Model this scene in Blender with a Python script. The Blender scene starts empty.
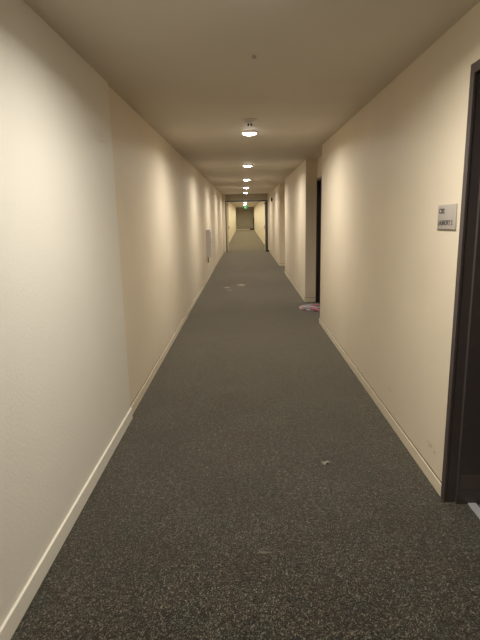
import bpy, bmesh, math, random
from mathutils import Vector, Matrix
random.seed(7)
sc = bpy.context.scene
COL = sc.collection

# ---------------------------------------------------------------- camera, world, exposure
PITCH, YAW, ROLL, CAMH, FPX = 0.2083, 0.0131, -0.0211, 1.534, 492.7
cp, sp, cy, sy = math.cos(PITCH), math.sin(PITCH), math.cos(YAW), math.sin(YAW)
fwd = Vector((-sy * cp, cy * cp, -sp)); rgt = Vector((cy, sy, 0)); upv = rgt.cross(fwd)
cr, sr = math.cos(ROLL), math.sin(ROLL)
ra = cr * rgt + sr * upv; ua = -sr * rgt + cr * upv
cd = bpy.data.cameras.new('camera'); cam = bpy.data.objects.new('camera', cd); COL.objects.link(cam)
cd.sensor_fit = 'VERTICAL'; cd.sensor_height = 24; cd.lens = FPX / 640 * 24; cd.clip_start = .05; cd.clip_end = 200
m = Matrix((ra, ua, -fwd)).transposed().to_4x4(); m.translation = Vector((0, 0, CAMH)); cam.matrix_world = m
sc.camera = cam
w = bpy.data.worlds.new('world'); sc.world = w; w.use_nodes = True
w.node_tree.nodes['Background'].inputs[0].default_value = (0, 0, 0, 1)
sc.view_settings.view_transform = 'Standard'; sc.view_settings.look = 'None'
sc.view_settings.gamma = 1; sc.view_settings.use_curve_mapping = False
sc.view_settings.exposure = 0.0
sc.cycles.use_denoising = True
sc.cycles.max_bounces = 16; sc.cycles.diffuse_bounces = 10
LAMP = 60.0                      # radiance of the lamps' lenses
LAMP_W = 30.5                   # power of each downlight beam
LAMP_SPREAD = math.radians(165)
LAMP_COL = (1.0, .975, .91)
LAMP_COL_FAR = (1.0, .96, .72)

# ---------------------------------------------------------------- materials
def mat(name, col, rough=.6, metal=0, spec=.5, emit=None, estr=0):
    M = bpy.data.materials.new(name); M.use_nodes = True
    b = M.node_tree.nodes['Principled BSDF']
    b.inputs['Base Color'].default_value = (*col, 1); b.inputs['Roughness'].default_value = rough
    b.inputs['Metallic'].default_value = metal; b.inputs['Specular IOR Level'].default_value = spec
    if emit:
        b.inputs['Emission Color'].default_value = (*emit, 1); b.inputs['Emission Strength'].default_value = estr
    return M
def nd(M, t, **k):
    n = M.node_tree.nodes.new(t)
    for a, v in k.items():
        if hasattr(n, a): setattr(n, a, v)
    return n
def lk(M, a, b): M.node_tree.links.new(a, b)
def math_n(M, op, a, b=None, clamp=False):
    n = nd(M, 'ShaderNodeMath', operation=op, use_clamp=clamp)
    for i, v in enumerate((a, b)):
        if v is None: continue
        if isinstance(v, (int, float)): n.inputs[i].default_value = v
        else: lk(M, v, n.inputs[i])
    return n.outputs[0]
def noise(M, vec, scale, detail=2, rough=.5):
    n = nd(M, 'ShaderNodeTexNoise'); n.inputs['Scale'].default_value = scale
    n.inputs['Detail'].default_value = detail; n.inputs['Roughness'].default_value = rough
    lk(M, vec, n.inputs['Vector']); return n
def ramp(M, fac, stops, mode='LINEAR'):
    r = nd(M, 'ShaderNodeValToRGB'); r.color_ramp.interpolation = mode
    e = r.color_ramp.elements
    while len(e) < len(stops): e.new(.5)
    for x, (p, c) in zip(e, stops): x.position = p; x.color = (*c, 1)
    lk(M, fac, r.inputs[0]); return r
def blob(M, vec, cx, cyy, cz, sx, sy_, sz, soft=.5):
    """1 inside an ellipsoid around a point, falling to 0 at its edge"""
    mp = nd(M, 'ShaderNodeMapping', vector_type='TEXTURE')
    mp.inputs['Location'].default_value = (cx, cyy, cz); mp.inputs['Scale'].default_value = (sx, sy_, sz)
    lk(M, vec, mp.inputs['Vector'])
    ln = nd(M, 'ShaderNodeVectorMath', operation='LENGTH'); lk(M, mp.outputs[0], ln.inputs[0])
    mr = nd(M, 'ShaderNodeMapRange', interpolation_type='SMOOTHSTEP')
    mr.inputs['From Min'].default_value = 1; mr.inputs['From Max'].default_value = 1 - soft
    lk(M, ln.outputs['Value'], mr.inputs['Value']); return mr.outputs[0]

def paint(name, col, var=.04, bump=.0012, scale=90, rough=.55, rough_patch=None, scuffs=()):
    M = mat(name, col, rough, spec=.3)
    b = M.node_tree.nodes['Principled BSDF']
    tc = nd(M, 'ShaderNodeTexCoord').outputs['Object']
    n1 = noise(M, tc, 1.3, 3)
    c0 = tuple(c * (1 - var) for c in col); c1 = tuple(min(1, c * (1 + var)) for c in col)
    r = ramp(M, n1.outputs[0], [(.3, c0), (.7, c1)])
    out = r.outputs[0]
    for (x, y, z, sx, sy_, sz, dark, amt) in scuffs:
        bl = blob(M, tc, x, y, z, sx, sy_, sz, .8)
        nn = noise(M, tc, 60, 3)
        f = math_n(M, 'MULTIPLY', bl, math_n(M, 'MULTIPLY', math_n(M, 'GREATER_THAN', nn.outputs[0], .5), amt))
        mx = nd(M, 'ShaderNodeMix', data_type='RGBA'); lk(M, f, mx.inputs[0]); lk(M, out, mx.inputs[6])
        mx.inputs[7].default_value = (*dark, 1); out = mx.outputs[2]
    lk(M, out, b.inputs['Base Color'])
    n2 = noise(M, tc, scale, 2, .5)
    h = n2.outputs[0]
    if rough_patch:
        bl = blob(M, tc, *rough_patch, .9)
        n3 = noise(M, tc, 55, 2, .6)
        spk = math_n(M, 'MULTIPLY', math_n(M, 'SUBTRACT', n3.outputs[0], .48, True), 28)
        h = math_n(M, 'ADD', h, math_n(M, 'MULTIPLY', bl, spk))
    bp = nd(M, 'ShaderNodeBump'); bp.inputs['Strength'].default_value = .6; bp.inputs['Distance'].default_value = bump
    lk(M, h, bp.inputs['Height']); lk(M, bp.outputs[0], b.inputs['Normal'])
    return M

M_NEAR = paint('off_white_paint', (.735, .69, .60), .02, .0013, 70, .5, rough_patch=(-.905, 3.30, 2.05, .3, .30, .07))
M_WALL = paint('cream_paint', (.71, .615, .47), .035, .0012, 80, .5,
               scuffs=[(1.058, 2.65, .20, .1, .10, .03, (.35, .27, .18), .5), (1.058, 6.4, .42, .1, .12, .06, (.5, .33, .25), .35),
                       (1.058, 3.5, .25, .1, .1, .02, (.4, .32, .22), .4)])
M_CEIL = paint('ceiling_paint', (.66, .60, .51), .03, .0010, 60, .65)
M_BASE = paint('baseboard_paint', (.72, .63, .475), .03, .0004, 60, .4)
M_BASEN = mat('white_baseboard_paint', (.80, .75, .64), .35)
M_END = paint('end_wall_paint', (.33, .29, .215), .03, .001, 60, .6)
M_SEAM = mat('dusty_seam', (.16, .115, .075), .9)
M_FRAME = mat('dark_brown_enamel', (.066, .052, .048), .4)
M_DOORB = mat('black_brown_door', (.018, .012, .012), .35)
M_LEAF = mat('cream_door_paint', (.62, .53, .34), .4)
M_ALU = mat('brushed_aluminium', (.50, .50, .49), .5, .35)
M_STEEL = mat('dull_steel', (.30, .28, .25), .4, 1)
M_PLATE = mat('greige_sign_plastic', (.42, .375, .325), .4)
M_INK = mat('dark_lettering', (.035, .028, .024), .6)
M_WHITE = mat('white_plastic', (.62, .58, .54), .4)
M_CAB = mat('cabinet_enamel', (.64, .60, .575), .35)
M_BLACK = mat('black_rubber', (.012, .011, .011), .6)
M_TRIM = mat('lamp_trim_white', (.8, .78, .72), .4)
M_LENS = mat('lamp_lens', (.9, .9, .9), .5, emit=LAMP_COL, estr=LAMP)
M_GREEN = mat('green_lit_sign', (.02, .35, .12), .4, emit=(.03, .45, .20), estr=1.0)
M_PAPER = mat('paper', (.27, .24, .20), .8)
M_PARCEL = mat('pale_parcel', (.30, .26, .34), .7)
M_BRASS = mat('sprinkler_metal', (.50, .46, .40), .45, .2)

def carpet():
    M = mat('speckled_loop_carpet', (.06, .05, .04), .95, spec=.1)
    b = M.node_tree.nodes['Principled BSDF']
    tc = nd(M, 'ShaderNodeTexCoord').outputs['Object']
    mp = nd(M, 'ShaderNodeMapping'); mp.inputs['Rotation'].default_value = (0, 0, .5); mp.inputs['Scale'].default_value = (1.25, .8, 1)
    lk(M, tc, mp.inputs[0])
    v = nd(M, 'ShaderNodeTexVoronoi'); v.inputs['Scale'].default_value = 185; v.inputs['Randomness'].default_value = .6
    lk(M, mp.outputs[0], v.inputs['Vector'])
    sep = nd(M, 'ShaderNodeSeparateColor'); lk(M, v.outputs['Color'], sep.inputs[0])
    r = ramp(M, sep.outputs[0], [(0, (.009, .008, .006)), (.28, (.032, .029, .022)), (.60, (.064, .057, .045)), (.84, (.145, .130, .104))], 'CONSTANT')
    # tufts: dark between, light on top
    tuft = nd(M, 'ShaderNodeMapRange'); tuft.inputs['From Min'].default_value = .0; tuft.inputs['From Max'].default_value = .75
    tuft.inputs['To Min'].default_value = 1.15; tuft.inputs['To Max'].default_value = .45
    lk(M, v.outputs['Distance'], tuft.inputs['Value'])
    clump = noise(M, tc, 42, 4, .95)
    cl = nd(M, 'ShaderNodeMapRange'); cl.inputs['From Min'].default_value = .36; cl.inputs['From Max'].default_value = .64
    cl.inputs['To Min'].default_value = .12; cl.inputs['To Max'].default_value = 1.85; lk(M, clump.outputs[0], cl.inputs['Value'])
    wear = noise(M, tc, 2.2, 4, .6)
    wr = nd(M, 'ShaderNodeMapRange'); wr.inputs['From Min'].default_value = .35; wr.inputs['From Max'].default_value = .65
    wr.inputs['To Min'].default_value = .80; wr.inputs['To Max'].default_value = 1.16; lk(M, wear.outputs[0], wr.inputs['Value'])
    k = math_n(M, 'MULTIPLY', math_n(M, 'MULTIPLY', tuft.outputs[0], cl.outputs[0]), wr.outputs[0])
    sc_ = nd(M, 'ShaderNodeVectorMath', operation='SCALE'); lk(M, r.outputs[0], sc_.inputs[0]); lk(M, k, sc_.inputs['Scale'])
    tint = ramp(M, noise(M, tc, 6, 3, .6).outputs[0], [(.35, (1.08, .97, .93)), (.65, (.93, 1.02, 1.0))])
    tm = nd(M, 'ShaderNodeVectorMath', operation='MULTIPLY'); lk(M, sc_.outputs[0], tm.inputs[0]); lk(M, tint.outputs[0], tm.inputs[1])
    out = tm.outputs[0]
    nn = noise(M, tc, 25, 3)
    for (x, y, sx, sy_, a) in [(-.405, 10.72, .10, .13, 1.1), (-.35, 10.35, .06, .09, .7), (-.10, 11.1, .13, .15, 1.1), (-.07, 10.75, .06, .06, .3),
                               (.07, 2.02, .05, .012, .25), (-.2, 14.6, .25, .2, .15)]:
        f = math_n(M, 'MULTIPLY', math_n(M, 'MULTIPLY', blob(M, tc, x, y, 0, sx, sy_, 1, .8), nn.outputs[0]), a * 1.6, True)
        mx = nd(M, 'ShaderNodeMix', data_type='RGBA'); lk(M, f, mx.inputs[0]); lk(M, out, mx.inputs[6])
        mx.inputs[7].default_value = (.42, .37, .29, 1); out = mx.outputs[2]
    lk(M, out, b.inputs['Base Color'])
    b.inputs['Sheen Weight'].default_value = .45; b.inputs['Sheen Roughness'].default_value = .5
    b.inputs['Sheen Tint'].default_value = (.9, .82, .68, 1)
    bp = nd(M, 'ShaderNodeBump'); bp.inputs['Strength'].default_value = .8; bp.inputs['Distance'].default_value = .003
    lk(M, math_n(M, 'SUBTRACT', 1.0, v.outputs['Distance']), bp.inputs['Height']); lk(M, bp.outputs[0], b.inputs['Normal'])
    return M
M_CARPET = carpet()

def mat_rug():
    M = mat('patterned_mat_pile', (.5, .3, .3), .9, spec=.1)
    b = M.node_tree.nodes['Principled BSDF']
    tc = nd(M, 'ShaderNodeTexCoord').outputs['Object']
    v = nd(M, 'ShaderNodeTexVoronoi'); v.inputs['Scale'].default_value = 11; lk(M, tc, v.inputs['Vector'])
    sep = nd(M, 'ShaderNodeSeparateColor'); lk(M, v.outputs['Color'], sep.inputs[0])
    r = ramp(M, sep.outputs[1], [(0, (.30, .27, .27)), (.22, (.34, .12, .13)), (.42, (.16, .03, .05)), (.6, (.40, .33, .29)), (.75, (.17, .18, .23)), (.88, (.42, .2, .22))], 'CONSTANT')
    lk(M, r.outputs[0], b.inputs['Base Color']); return M
M_RUG = mat_rug()

# ---------------------------------------------------------------- builders
def bx(bm, x0, x1, y0, y1, z0, z1, bev=0):
    r = bmesh.ops.create_cube(bm, size=1)
    vs = r['verts']
    for v in vs:
        v.co = Vector(((x0 + x1) / 2 + v.co.x * (x1 - x0), (y0 + y1) / 2 + v.co.y * (y1 - y0), (z0 + z1) / 2 + v.co.z * (z1 - z0)))
    if bev:
        es = set(e for v in vs for e in v.link_edges)
        bmesh.ops.bevel(bm, geom=list(es), offset=bev, segments=2, affect='EDGES', profile=.5)
def lathe(bm, prof, cx=0, cyy=0, n=40):
    """revolve (radius, z) points about a vertical axis"""
    rings = []
    for r, z in prof:
        if r < 1e-6: rings.append([bm.verts.new((cx, cyy, z))])
        else: rings.append([bm.verts.new((cx + r * math.cos(2 * math.pi * k / n), cyy + r * math.sin(2 * math.pi * k / n), z)) for k in range(n)])
    for A, B in zip(rings, rings[1:]):
        for k in range(n):
            a0, a1, b0, b1 = A[k % len(A)], A[(k + 1) % len(A)], B[k % len(B)], B[(k + 1) % len(B)]
            vs = []
            for v in (a0, a1, b1, b0):
                if v not in vs: vs.append(v)
            if len(vs) > 2:
                try: bm.faces.new(vs)
                except ValueError: pass
def tube(bm, p, q, r, n=14):
    p, q = Vector(p), Vector(q); d = q - p
    t = bmesh.ops.create_cone(bm, cap_ends=True, segments=n, radius1=r, radius2=r, depth=d.length)
    bmesh.ops.transform(bm, matrix=Matrix.Translation((p + q) / 2) @ d.to_track_quat('Z', 'Y').to_matrix().to_4x4(), verts=t['verts'])
def extrude_poly(bm, pts, off):
    vs = [bm.verts.new(p) for p in pts]; f = bm.faces.new(vs)
    r = bmesh.ops.extrude_face_region(bm, geom=[f])
    bmesh.ops.translate(bm, vec=off, verts=[g for g in r['geom'] if isinstance(g, bmesh.types.BMVert)])
def obj(name, bm, M, parent=None, smooth=False, loc=None):
    bmesh.ops.recalc_face_normals(bm, faces=bm.faces)
    me = bpy.data.meshes.new(name); 
    if loc is not None and parent is None:
        bmesh.ops.translate(bm, vec=-Vector(loc), verts=bm.verts)
    bm.to_mesh(me); bm.free(); me.materials.append(M)
    o = bpy.data.objects.new(name, me); COL.objects.link(o)
    if smooth:
        for p in me.polygons: p.use_smooth = True
        try: me.set_sharp_from_angle(angle=math.radians(35))
        except Exception: pass
    if loc is not None and parent is None: o.location = loc
    if parent: o.parent = parent
    return o
def tag(o, label, cat, group=None):
    o['label'] = label; o['category'] = cat
    if group: o['group'] = group
    return o
def empty(name, loc=(0, 0, 0)):
    o = bpy.data.objects.new(name, None); o.location = loc; o.empty_display_size = .1; COL.objects.link(o); return o
def struct(o): o['kind'] = 'structure'; return o
def lettering(body, size, M, parent, matrix, extrude, offset=0, align='LEFT'):
    c = bpy.data.curves.new('letters', 'FONT'); c.body = body; c.size = size; c.extrude = extrude; c.offset = offset
    c.align_x = align; c.align_y = 'CENTER'
    t = bpy.data.objects.new('letters', c); COL.objects.link(t)
    me = bpy.data.meshes.new_from_object(t.evaluated_get(bpy.context.evaluated_depsgraph_get()))
    bpy.data.objects.remove(t); me.materials.clear(); me.materials.append(M)
    o = bpy.data.objects.new('lettering', me); COL.objects.link(o); o.parent = parent; o.matrix_local = matrix
    return o
def B(*boxes, bev=0):
    bm = bmesh.new()
    for b in boxes: bx(bm, *b, bev)
    return bm

# ---------------------------------------------------------------- dimensions
H = 2.44
XR, XL, XLN = 1.058, -.930, -.914        # right wall, far left wall, near left wall (stands proud)
YS = 3.61                                # where the left wall steps
Y0, YF, YE = -4.6, 21.5, 55.6            # behind the camera, double door frame, far end
XA = 1.248                               # back of the right-hand recesses
A0, A1, C0, C1 = 6.946, 8.713, 13.187, 15.177
T = .16                                  # thickness of the partition holding the double doors
LD = (1.42, 2.432, 2.170)                 # laundry doorway: y from, y to, top
AD = (7.62, 8.66, 2.12)

# ---------------------------------------------------------------- structure
struct(obj('floor', B((-1.4, 1.7, Y0 - .3, YE + .3, -.1, 0)), M_CARPET))
struct(obj('ceiling', B((-1.4, 1.7, Y0 - .3, YE + .3, H, H + .1)), M_CEIL))
struct(obj('wall_left', B((XLN - .3, XLN, Y0, YS, 0, H)), M_NEAR))
struct(obj('wall_left', B((XL - .3, XL, YS, YE, 0, H)), M_WALL))
XB = 1.45
struct(obj('wall_right', B((XR, XB, Y0, LD[0], 0, H), (XR, XB, LD[0], LD[1], LD[2], H), (XR, XB, LD[1], A0, 0, H),
    (XA, XB, A0, AD[0], 0, H), (XA, XB, AD[0], AD[1], AD[2], H), (XA, XB, AD[1], A1, 0, H),
    (XR, XB, A1, C0, 0, H), (XA, XB, C0, C1, 0, H), (XR, XB, C1, YE, 0, H)), M_WALL))
struct(obj('wall_back', B((-1.4, 1.7, Y0 - .2, Y0, 0, H)), M_WALL))
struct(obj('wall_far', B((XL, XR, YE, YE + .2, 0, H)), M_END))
DX0, DX1, DZ = -.800, .992, 2.165
struct(obj('wall_partition', B((XL, DX0, YF, YF + T, 0, H), (DX1, XR, YF, YF + T, 0, H)), M_WALL))
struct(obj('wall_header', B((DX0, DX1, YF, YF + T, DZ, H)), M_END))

# baseboards
def baseboard(name, runs, M, h, t, seam=True, bev=.003):
    bm = bmesh.new(); sm = bmesh.new()
    for (x0, x1, y0, y1) in runs:
        bx(bm, x0, x1, y0, y1, 0, h, bev)
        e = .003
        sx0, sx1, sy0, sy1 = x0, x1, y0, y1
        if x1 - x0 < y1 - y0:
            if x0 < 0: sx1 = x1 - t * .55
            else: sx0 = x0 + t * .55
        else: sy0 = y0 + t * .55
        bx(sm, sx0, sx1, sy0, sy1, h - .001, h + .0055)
    o = struct(obj(name, bm, M))
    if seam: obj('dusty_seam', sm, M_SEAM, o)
    else: sm.free()
    return o
baseboard('baseboard_left', [(XLN - .002, XLN + .011, Y0, YS + .002)], M_BASEN, .088, .011, seam=False, bev=.0035)
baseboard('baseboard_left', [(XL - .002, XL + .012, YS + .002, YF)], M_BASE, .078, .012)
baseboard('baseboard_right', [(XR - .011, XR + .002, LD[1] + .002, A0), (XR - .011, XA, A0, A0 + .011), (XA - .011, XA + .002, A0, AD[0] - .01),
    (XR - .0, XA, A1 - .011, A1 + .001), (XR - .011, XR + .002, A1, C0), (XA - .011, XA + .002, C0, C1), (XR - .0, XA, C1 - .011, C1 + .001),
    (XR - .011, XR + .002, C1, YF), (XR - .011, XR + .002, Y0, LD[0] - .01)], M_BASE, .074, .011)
baseboard('baseboard_far', [(XL, XR, YE - .012, YE)], M_BASE, .09, .012, seam=False)
baseboard('baseboard_left', [(XL - .002, XL + .012, YF + T, YE)], M_BASE, .078, .012, seam=False)
baseboard('baseboard_right', [(XR - .012, XR + .002, YF + T, YE)], M_BASE, .078, .012, seam=False)

# laundry door, near right
d = struct(empty('door_1', (XR, (LD[0] + LD[1]) / 2, 0)))
def under(o, p):
    o.parent = p; o.matrix_parent_inverse = Matrix.Translation(-Vector(p.location)); return o
def frame_bm(x0, x1, y0, y1, ztop, face, lip):
    bm = bmesh.new()
    for a, b in ((y0, y0 + face), (y1 - face, y1)):
        bx(bm, x0 - lip, x1, a, b, 0, ztop, .002)
    bx(bm, x0 - lip, x1, y0 + face, y1 - face, ztop - face, ztop, .002)
    return bm
y0, y1, zt = LD[0], LD[1], LD[2]
x0 = XR
face = .028
under(obj('door_frame', frame_bm(x0 + .0125, x0 + .21, y0 - .002, y1 + .002, zt + .002, face, .012), M_FRAME), d)
# casing lip folded over the wall
under(obj('casing', B((x0 - .014, x0 - .001, y1 - face, y1 + .014, 0, zt + .016), (x0 - .014, x0 - .001, y0 - .014, y0 + face, 0, zt + .016),
    (x0 - .014, x0 - .001, y0 + face, y1 - face, zt - face, zt + .016), bev=.0015), M_FRAME), d)
under(obj('door_stop', B((x0 + .047, x0 + .21, y1 - face - .018, y1 - face + .002, 0, zt - face), (x0 + .047, x0 + .21, y0 + face - .002, y0 + face + .018, 0, zt - face),
    (x0 + .047, x0 + .21, y0 + face, y1 - face, zt - face - .018, zt - face), bev=.002), M_FRAME), d)
M_DK = mat('scuffed_brown_enamel', (.085, .062, .056), .3)
pl = under(obj('repair_plate', B((x0 + .062, x0 + .182, y1 - face - .0195, y1 - face - .017, .090, .166), bev=.0008), M_DK), d)
pl['label'] = 'slightly raised patch low on the jamb'
leaf = under(obj('door_leaf', B((x0 + .183, x0 + .228, y0 + face + .004, y1 - face - .02, .012, zt - face - .02), bev=.002), M_DOORB), d)
under(obj('door_sweep', B((x0 + .168, x0 + .190, y0 + face + .02, y1 - face - .024, .026, .046), bev=.002), M_ALU), d)
th = under(obj('threshold', B((x0 + .106, x0 + .150, y0 + face + .001, y1 - face - .002 - .018, .0, .010), bev=.003), M_ALU), d)
bm = bmesh.new(); hx = x0 + .183
bx(bm, hx - .008, hx, y0 + .10, y0 + .16, .92, 1.12, .003); tube(bm, (hx, y0 + .13, 1.03), (hx - .05, y0 + .13, 1.03), .011); tube(bm, (hx - .05, y0 + .125, 1.03), (hx - .05, y0 + .24, 1.03), .009)
under(obj('door_handle', bm, M_STEEL, smooth=True), d)
for k, z in enumerate((.3, 1.08, 1.86)):
    bm = bmesh.new(); tube(bm, (x0 + .180, y1 - face - .026, z - .055), (x0 + .180, y1 - face - .026, z + .055), .007)
    under(obj('hinge', bm, M_STEEL, smooth=True), d)

# recessed door, dark
d = struct(empty('door_2', (XA, (AD[0] + AD[1]) / 2, 0)))
y0, y1, zt = AD
under(obj('door_frame', frame_bm(XA, XA + .13, y0 - .001, y1 + .001, zt + .001, .045, .012), M_DOORB), d)
under(obj('door_leaf', B((XA + .05, XA + .095, y0 + .045, y1 - .045, .01, zt - .045), bev=.002), M_DOORB), d)
bm = bmesh.new(); hx = XA + .05
tube(bm, (hx, y0 + .12, 1.0), (hx - .06, y0 + .12, 1.0), .012); tube(bm, (hx - .055, y0 + .115, 1.0), (hx - .055, y0 + .23, 1.0), .010)
under(obj('door_handle', bm, M_STEEL, smooth=True), d)
under(obj('threshold', B((XA + .01, XA + .12, y0 + .046, y1 - .046, 0, .009), bev=.002), M_STEEL), d)

# open double doors across the corridor
d = struct(empty('door_3', (0, YF, 0)))
bm = bmesh.new()
bx(bm, DX0 - .004, DX0 + .030, YF - .012, YF + T + .012, 0, DZ, .002)
bx(bm, DX1 - .052, DX1 + .004, YF - .012, YF + T + .012, 0, DZ, .002)
bx(bm, DX0 + .030, DX1 - .052, YF - .012, YF + T + .012, DZ - .052, DZ + .004, .002)
under(obj('door_frame', bm, M_FRAME), d)
LW = .86
for s, xh in ((-1, DX0 + .032), (1, DX1 - .054)):
    xa, xb = (xh, xh + .042) if s < 0 else (xh - .042, xh)
    yA = YF + T + .015
    lf = under(obj('door_leaf', B((xa, xb, yA + (.012 if s > 0 else 0), yA + LW, .012, DZ - .06), bev=.002), M_LEAF), d)
    if s > 0:
        under(obj('leaf_edge', B((xa - .002, xb + .002, yA - .03, yA + .012, .012, DZ - .06), bev=.001), M_FRAME), d)['label'] = 'dark brown hinge edge of the right leaf'
    xi = xb if s < 0 else xa
    bm = bmesh.new(); yy = yA + LW - .09
    bx(bm, min(xi, xi - s * .012), max(xi, xi - s * .012), yy - .035, yy + .035, .93, 1.12, .003)
    tube(bm, (xi, yy, 1.02), (xi - s * .06, yy, 1.02), .012); tube(bm, (xi - s * .055, yy + .005, 1.02), (xi - s * .055, yy - .12, 1.02), .011)
    h = obj('door_handle', bm, M_FRAME, smooth=True); h.parent = lf
    bm = bmesh.new(); bx(bm, min(xi, xi - s * .05), max(xi, xi - s * .05), yA + .05, yA + .30, DZ - .16, DZ - .10, .004)
    bx(bm, min(xi - s * .02, xi - s * .035), max(xi - s * .02, xi - s * .035), yA - .02, yA + .10, DZ - .10, DZ - .085, .002)
    cl = obj('door_closer', bm, M_STEEL, smooth=True); cl.parent = lf

# ---------------------------------------------------------------- ceiling lamps
XC = .072
LY = [2.165, 5.775, 9.39, 13.02, 16.66, 20.28]
YB = [-1.46] ; YFAR = [24.0 + 3.62 * k for k in range(9)]
def make_light():
    r = empty('ceiling_light')
    bm = bmesh.new(); lathe(bm, [(.0, 0), (.094, 0), (.094, -.006), (.088, -.014), (.080, -.018), (.076, -.016), (.074, -.010), (0, -.010)], n=48)
    obj('trim_ring', bm, M_TRIM, r, smooth=True)
    bm = bmesh.new(); lathe(bm, [(.0740, -.0125), (.072, -.020), (.062, -.027), (.045, -.031), (.02, -.033), (0, -.0333)], n=48)
    o = obj('lens', bm, M_LENS, r, smooth=True)
    ld = bpy.data.lights.new('downlight', 'AREA'); ld.shape = 'DISK'; ld.size = .14; ld.energy = LAMP_W; ld.color = LAMP_COL; ld.spread = LAMP_SPREAD
    lo = bpy.data.objects.new('downlight', ld); COL.objects.link(lo); lo.parent = r; lo.location = (0, 0, -.036)
    return r
proto = make_light()
where = {
 0: 'round ceiling light just above the top edge of the photo, glow at the edge',
 1: 'nearest fully seen round ceiling light, largest, right behind the smoke detector',
 2: 'second lit round ceiling light down the corridor, behind the largest one',
 3: 'third lit round ceiling light down the corridor, level with the second recess',
 4: 'fourth lit round ceiling light, last but one before the double doors',
 5: 'smallest near round ceiling light, directly in front of the double door header'}
allY = [(y, where[i]) for i, y in enumerate(LY)] + [(y, 'round ceiling light behind the photographer, outside the photo') for y in YB] + \
       [(y, 'tiny round ceiling light beyond the double doors, behind or near the exit sign') for y in YFAR]
far_data = None
for i, (y, lab) in enumerate(allY):
    if i == 0: r = proto
    else:
        r = proto.copy(); COL.objects.link(r)
        for ch in proto.children:
            c = ch.copy(); COL.objects.link(c); c.parent = r
            if c.type == 'LIGHT' and i > 6:
                if far_data is None: far_data = c.data.copy(); far_data.energy = LAMP_W * 1.5; far_data.color = LAMP_COL_FAR
                c.data = far_data
    r.location = (XC, y, H)
    tag(r, lab, 'ceiling light', 'round ceiling lights along the corridor' if i < 7 else 'ceiling lights beyond the double doors')

# ---------------------------------------------------------------- things on the ceiling
s = empty('fire_sprinkler', (.072, 3.09, H)); tag(s, 'small round sprinkler head on the bare ceiling nearest the viewer', 'sprinkler')
bm = bmesh.new(); lathe(bm, [(0, 0), (.040, 0), (.040, -.002), (.032, -.004), (.016, -.005), (0, -.005)], n=36); obj('escutcheon', bm, M_CEIL, s, smooth=True)
bm = bmesh.new(); lathe(bm, [(0, -.006), (.010, -.006), (.009, -.010), (.004, -.012), (0, -.012)], n=20)
for sg in (-1, 1):
    tube(bm, (sg * .008, 0, -.008), (sg * .010, 0, -.015), .0022, 8); tube(bm, (sg * .010, 0, -.015), (0, 0, -.021), .0022, 8)
obj('sprinkler_body', bm, M_BRASS, s, smooth=True)
bm = bmesh.new(); lathe(bm, [(0, -.020), (.013, -.020), (.013, -.022), (0, -.023)], n=20); obj('deflector', bm, M_BRASS, s, smooth=True)

s = empty('smoke_detector', (.068, 5.05, H)); tag(s, 'round pale smoke detector with dark tip just before the brightest ceiling light', 'smoke detector')
bm = bmesh.new(); lathe(bm, [(0, 0), (.072, 0), (.072, -.008), (.066, -.012), (0, -.012)], n=40); obj('base_plate', bm, M_WHITE, s, smooth=True)
bm = bmesh.new(); lathe(bm, [(0, -.011), (.048, -.011), (.048, -.022), (.036, -.034), (.020, -.038), (0, -.038)], n=40); obj('housing', bm, M_WHITE, s, smooth=True)
bm = bmesh.new()
for sg in (-1, 1): bx(bm, sg * .013 - .009, sg * .013 + .009, -.012, .012, -.058, -.037, .002)
obj('sensor', bm, M_BLACK, s)

# exit sign beyond the double doors
YX = 38.0
s = empty('exit_sign', (.095, YX, H)); tag(s, 'glowing green exit sign hung from the ceiling beyond the double doors', 'exit sign')
obj('ceiling_mount', B((-.10, .10, -.03, .03, -.035, 0), bev=.004), M_TRIM, s)
for q in (-.06, .06):
    bm = bmesh.new(); tube(bm, (q, 0, -.03), (q, 0, -.14), .006); obj('hanger', bm, M_TRIM, s)
obj('lit_panel', B((-.085, .085, -.012, .012, -.40, -.14), bev=.004), M_GREEN, s)
M_LET = mat('lit_lettering', (.6, .9, .7), .5, emit=(.35, 1, .6), estr=1.2)
lettering('EXIT', .085, M_LET, s, Matrix.Translation((0, -.0135, -.29)) @ Matrix.Rotation(math.pi / 2, 4, 'X'), .001, align='CENTER')

# ---------------------------------------------------------------- things on the walls
YN, ZN = 2.633, 1.504
s = empty('room_sign', (XR, YN, ZN)); tag(s, 'beige wall sign with room number and laundry lettering beside the near door', 'sign')
obj('plate', B((-.0055, -.0005, -.118, .118, -.065, .065), bev=.0015), M_PLATE, s, smooth=True)
shadow_strip = obj('plate_shadow', B((-.0068, -.0050, -.118, .118, -.0655, -.0600), bev=.0006), M_STEEL, s)  # added darker strip in place of the shadow along the plate's lower edge
def text(body, size, y, z, wx=1.0):
    lettering(body, size, M_INK, s, Matrix(((0, 0, -1, -.0058), (-1, 0, 0, y), (0, 1, 0, z), (0, 0, 0, 1))) @ Matrix.Diagonal((wx, 1, 1, 1)), .0006, .0007)
text('C302', .036, .101, .032, .92); text('LAUNDRY 3', .037, .109, -.029, .95)
s.rotation_euler = (math.radians(-1.2), 0, 0)

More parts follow.
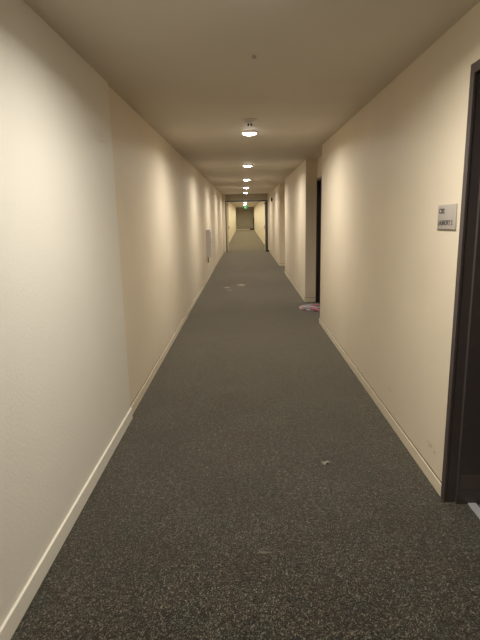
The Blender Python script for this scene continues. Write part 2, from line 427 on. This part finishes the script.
# extinguisher cabinet on the left wall
s = empty('extinguisher_cabinet', (XL, 12.0, .566)); tag(s, 'tall pale grey box cabinet mounted low on the left wall', 'cabinet')
D, W_, Z_ = .106, .30, .66
bm = bmesh.new(); pts = []
r_ = .05
for k in range(7):
    a = math.pi / 2 * k / 6; pts.append((D - r_ + r_ * math.sin(a) * 1.0, 0, Z_ - r_ + r_ * math.cos(a)))
pts = [(0, 0, 0), (0, 0, Z_)] + pts + [(D, 0, .03), (D - .012, 0, 0)]
extrude_poly(bm, pts, Vector((0, W_, 0))); obj('body', bm, M_CAB, s)
dr = obj('cabinet_door', B((D - .002, D + .006, .012, W_ - .012, .04, Z_ - .055), bev=.002), M_CAB, s)
for z in (.36, .44):
    bm = bmesh.new(); tube(bm, (D + .004, .03, z), (D + .026, .03, z), .011); k_ = obj('knob', bm, M_STEEL, s, smooth=True)
bm = bmesh.new(); bx(bm, .030, .050, .02, .05, -.135, .004, .006); obj('hose_end', bm, M_BLACK, s)['label'] = 'short dark piece hanging below the cabinet'

# small dark box high on the right wall before the double doors
s = empty('wall_box', (XR, 19.1, 2.11)); tag(s, 'small dark box high on the right wall before the double doors', 'wall box')
obj('box_body', B((-.045, -.001, -.05, .05, -.075, .075), bev=.006), M_BLACK, s)
obj('box_face', B((-.052, -.044, -.035, .035, -.055, .055), bev=.003), M_FRAME, s)

# ---------------------------------------------------------------- things on the floor
# door wedge by the right jamb
bm = bmesh.new()
extrude_poly(bm, [(.905, YF - .14, .001), (1.045, YF - .14, .001), (1.045, YF - .14, .075), (.925, YF - .14, .05)], Vector((0, .10, 0)))
tag(obj('door_stopper', bm, M_BLACK, loc=(.98, YF - .09, .001)), 'low black door stopper on the floor at foot of right jamb', 'door stopper')

# round patterned mat in front of the recessed door
bm = bmesh.new()
lathe(bm, [(0, .001), (.315, .001), (.325, .006), (.315, .012), (0, .013)], n=64)
mt = obj('door_mat', bm, M_RUG, smooth=True); mt.scale = (.95, .98, 1); mt.location = (1.178, 8.13, 0)
mt.scale.x = .9
tag(mt, 'round pink, white and dark red patterned mat before the recessed door', 'door mat')

# crumpled scrap on the carpet
bm = bmesh.new()
g = bmesh.ops.create_grid(bm, x_segments=8, y_segments=5, size=.5)
for v in bm.verts:
    x, y = v.co.x, v.co.y
    v.co = Vector((x * .052 + random.uniform(-.003, .003), y * .030 + x * .012 + random.uniform(-.003, .003), .006 + .005 * math.sin(9 * x) + random.uniform(0, .004)))
r = bmesh.ops.extrude_face_region(bm, geom=list(bm.faces)); bmesh.ops.translate(bm, vec=(0, 0, -.0015), verts=[q for q in r['geom'] if isinstance(q, bmesh.types.BMVert)])
sp_ = obj('paper_scrap', bm, M_PAPER); sp_.location = (.483, 2.85, 0)
tag(sp_, 'tiny crumpled pale scrap lying on the dark carpet', 'litter')

# upright trolley in the far right corner, with a parcel on its plate
s = empty('hand_truck', (.80, YE - .25, 0)); tag(s, 'small dark upright hand truck against the far end wall, right corner', 'hand truck')
bm = bmesh.new()
for yy in (-.13, .13):
    tube(bm, (.20, yy, .08), (.215, yy, 1.30), .030)
tube(bm, (.215, -.13, 1.30), (.215, .13, 1.30), .020)
for z in (.35, .65, .95, 1.15): bx(bm, .19, .23, -.13, .13, z - .03, z + .03, .004)
bx(bm, .14, .235, -.11, .11, .72, 1.27, .01)
obj('upright_frame', bm, M_BLACK, s, smooth=True)
obj('toe_plate', B((-.20, .225, -.17, .17, .03, .13), bev=.004), M_BLACK, s)
for yy in (-.16, .16):
    bm = bmesh.new(); tube(bm, (.17, yy - .022, .085), (.17, yy + .022, .085), .085, 28); obj('wheel', bm, M_BLACK, s, smooth=True)
pc = obj('parcel', B((-.10, .13, -.12, .12, 0, .10), bev=.006), M_PARCEL); pc.location = (.80, YE - .25, .1305)
tag(pc, 'small pale parcel on the toe plate of the far hand truck', 'parcel')
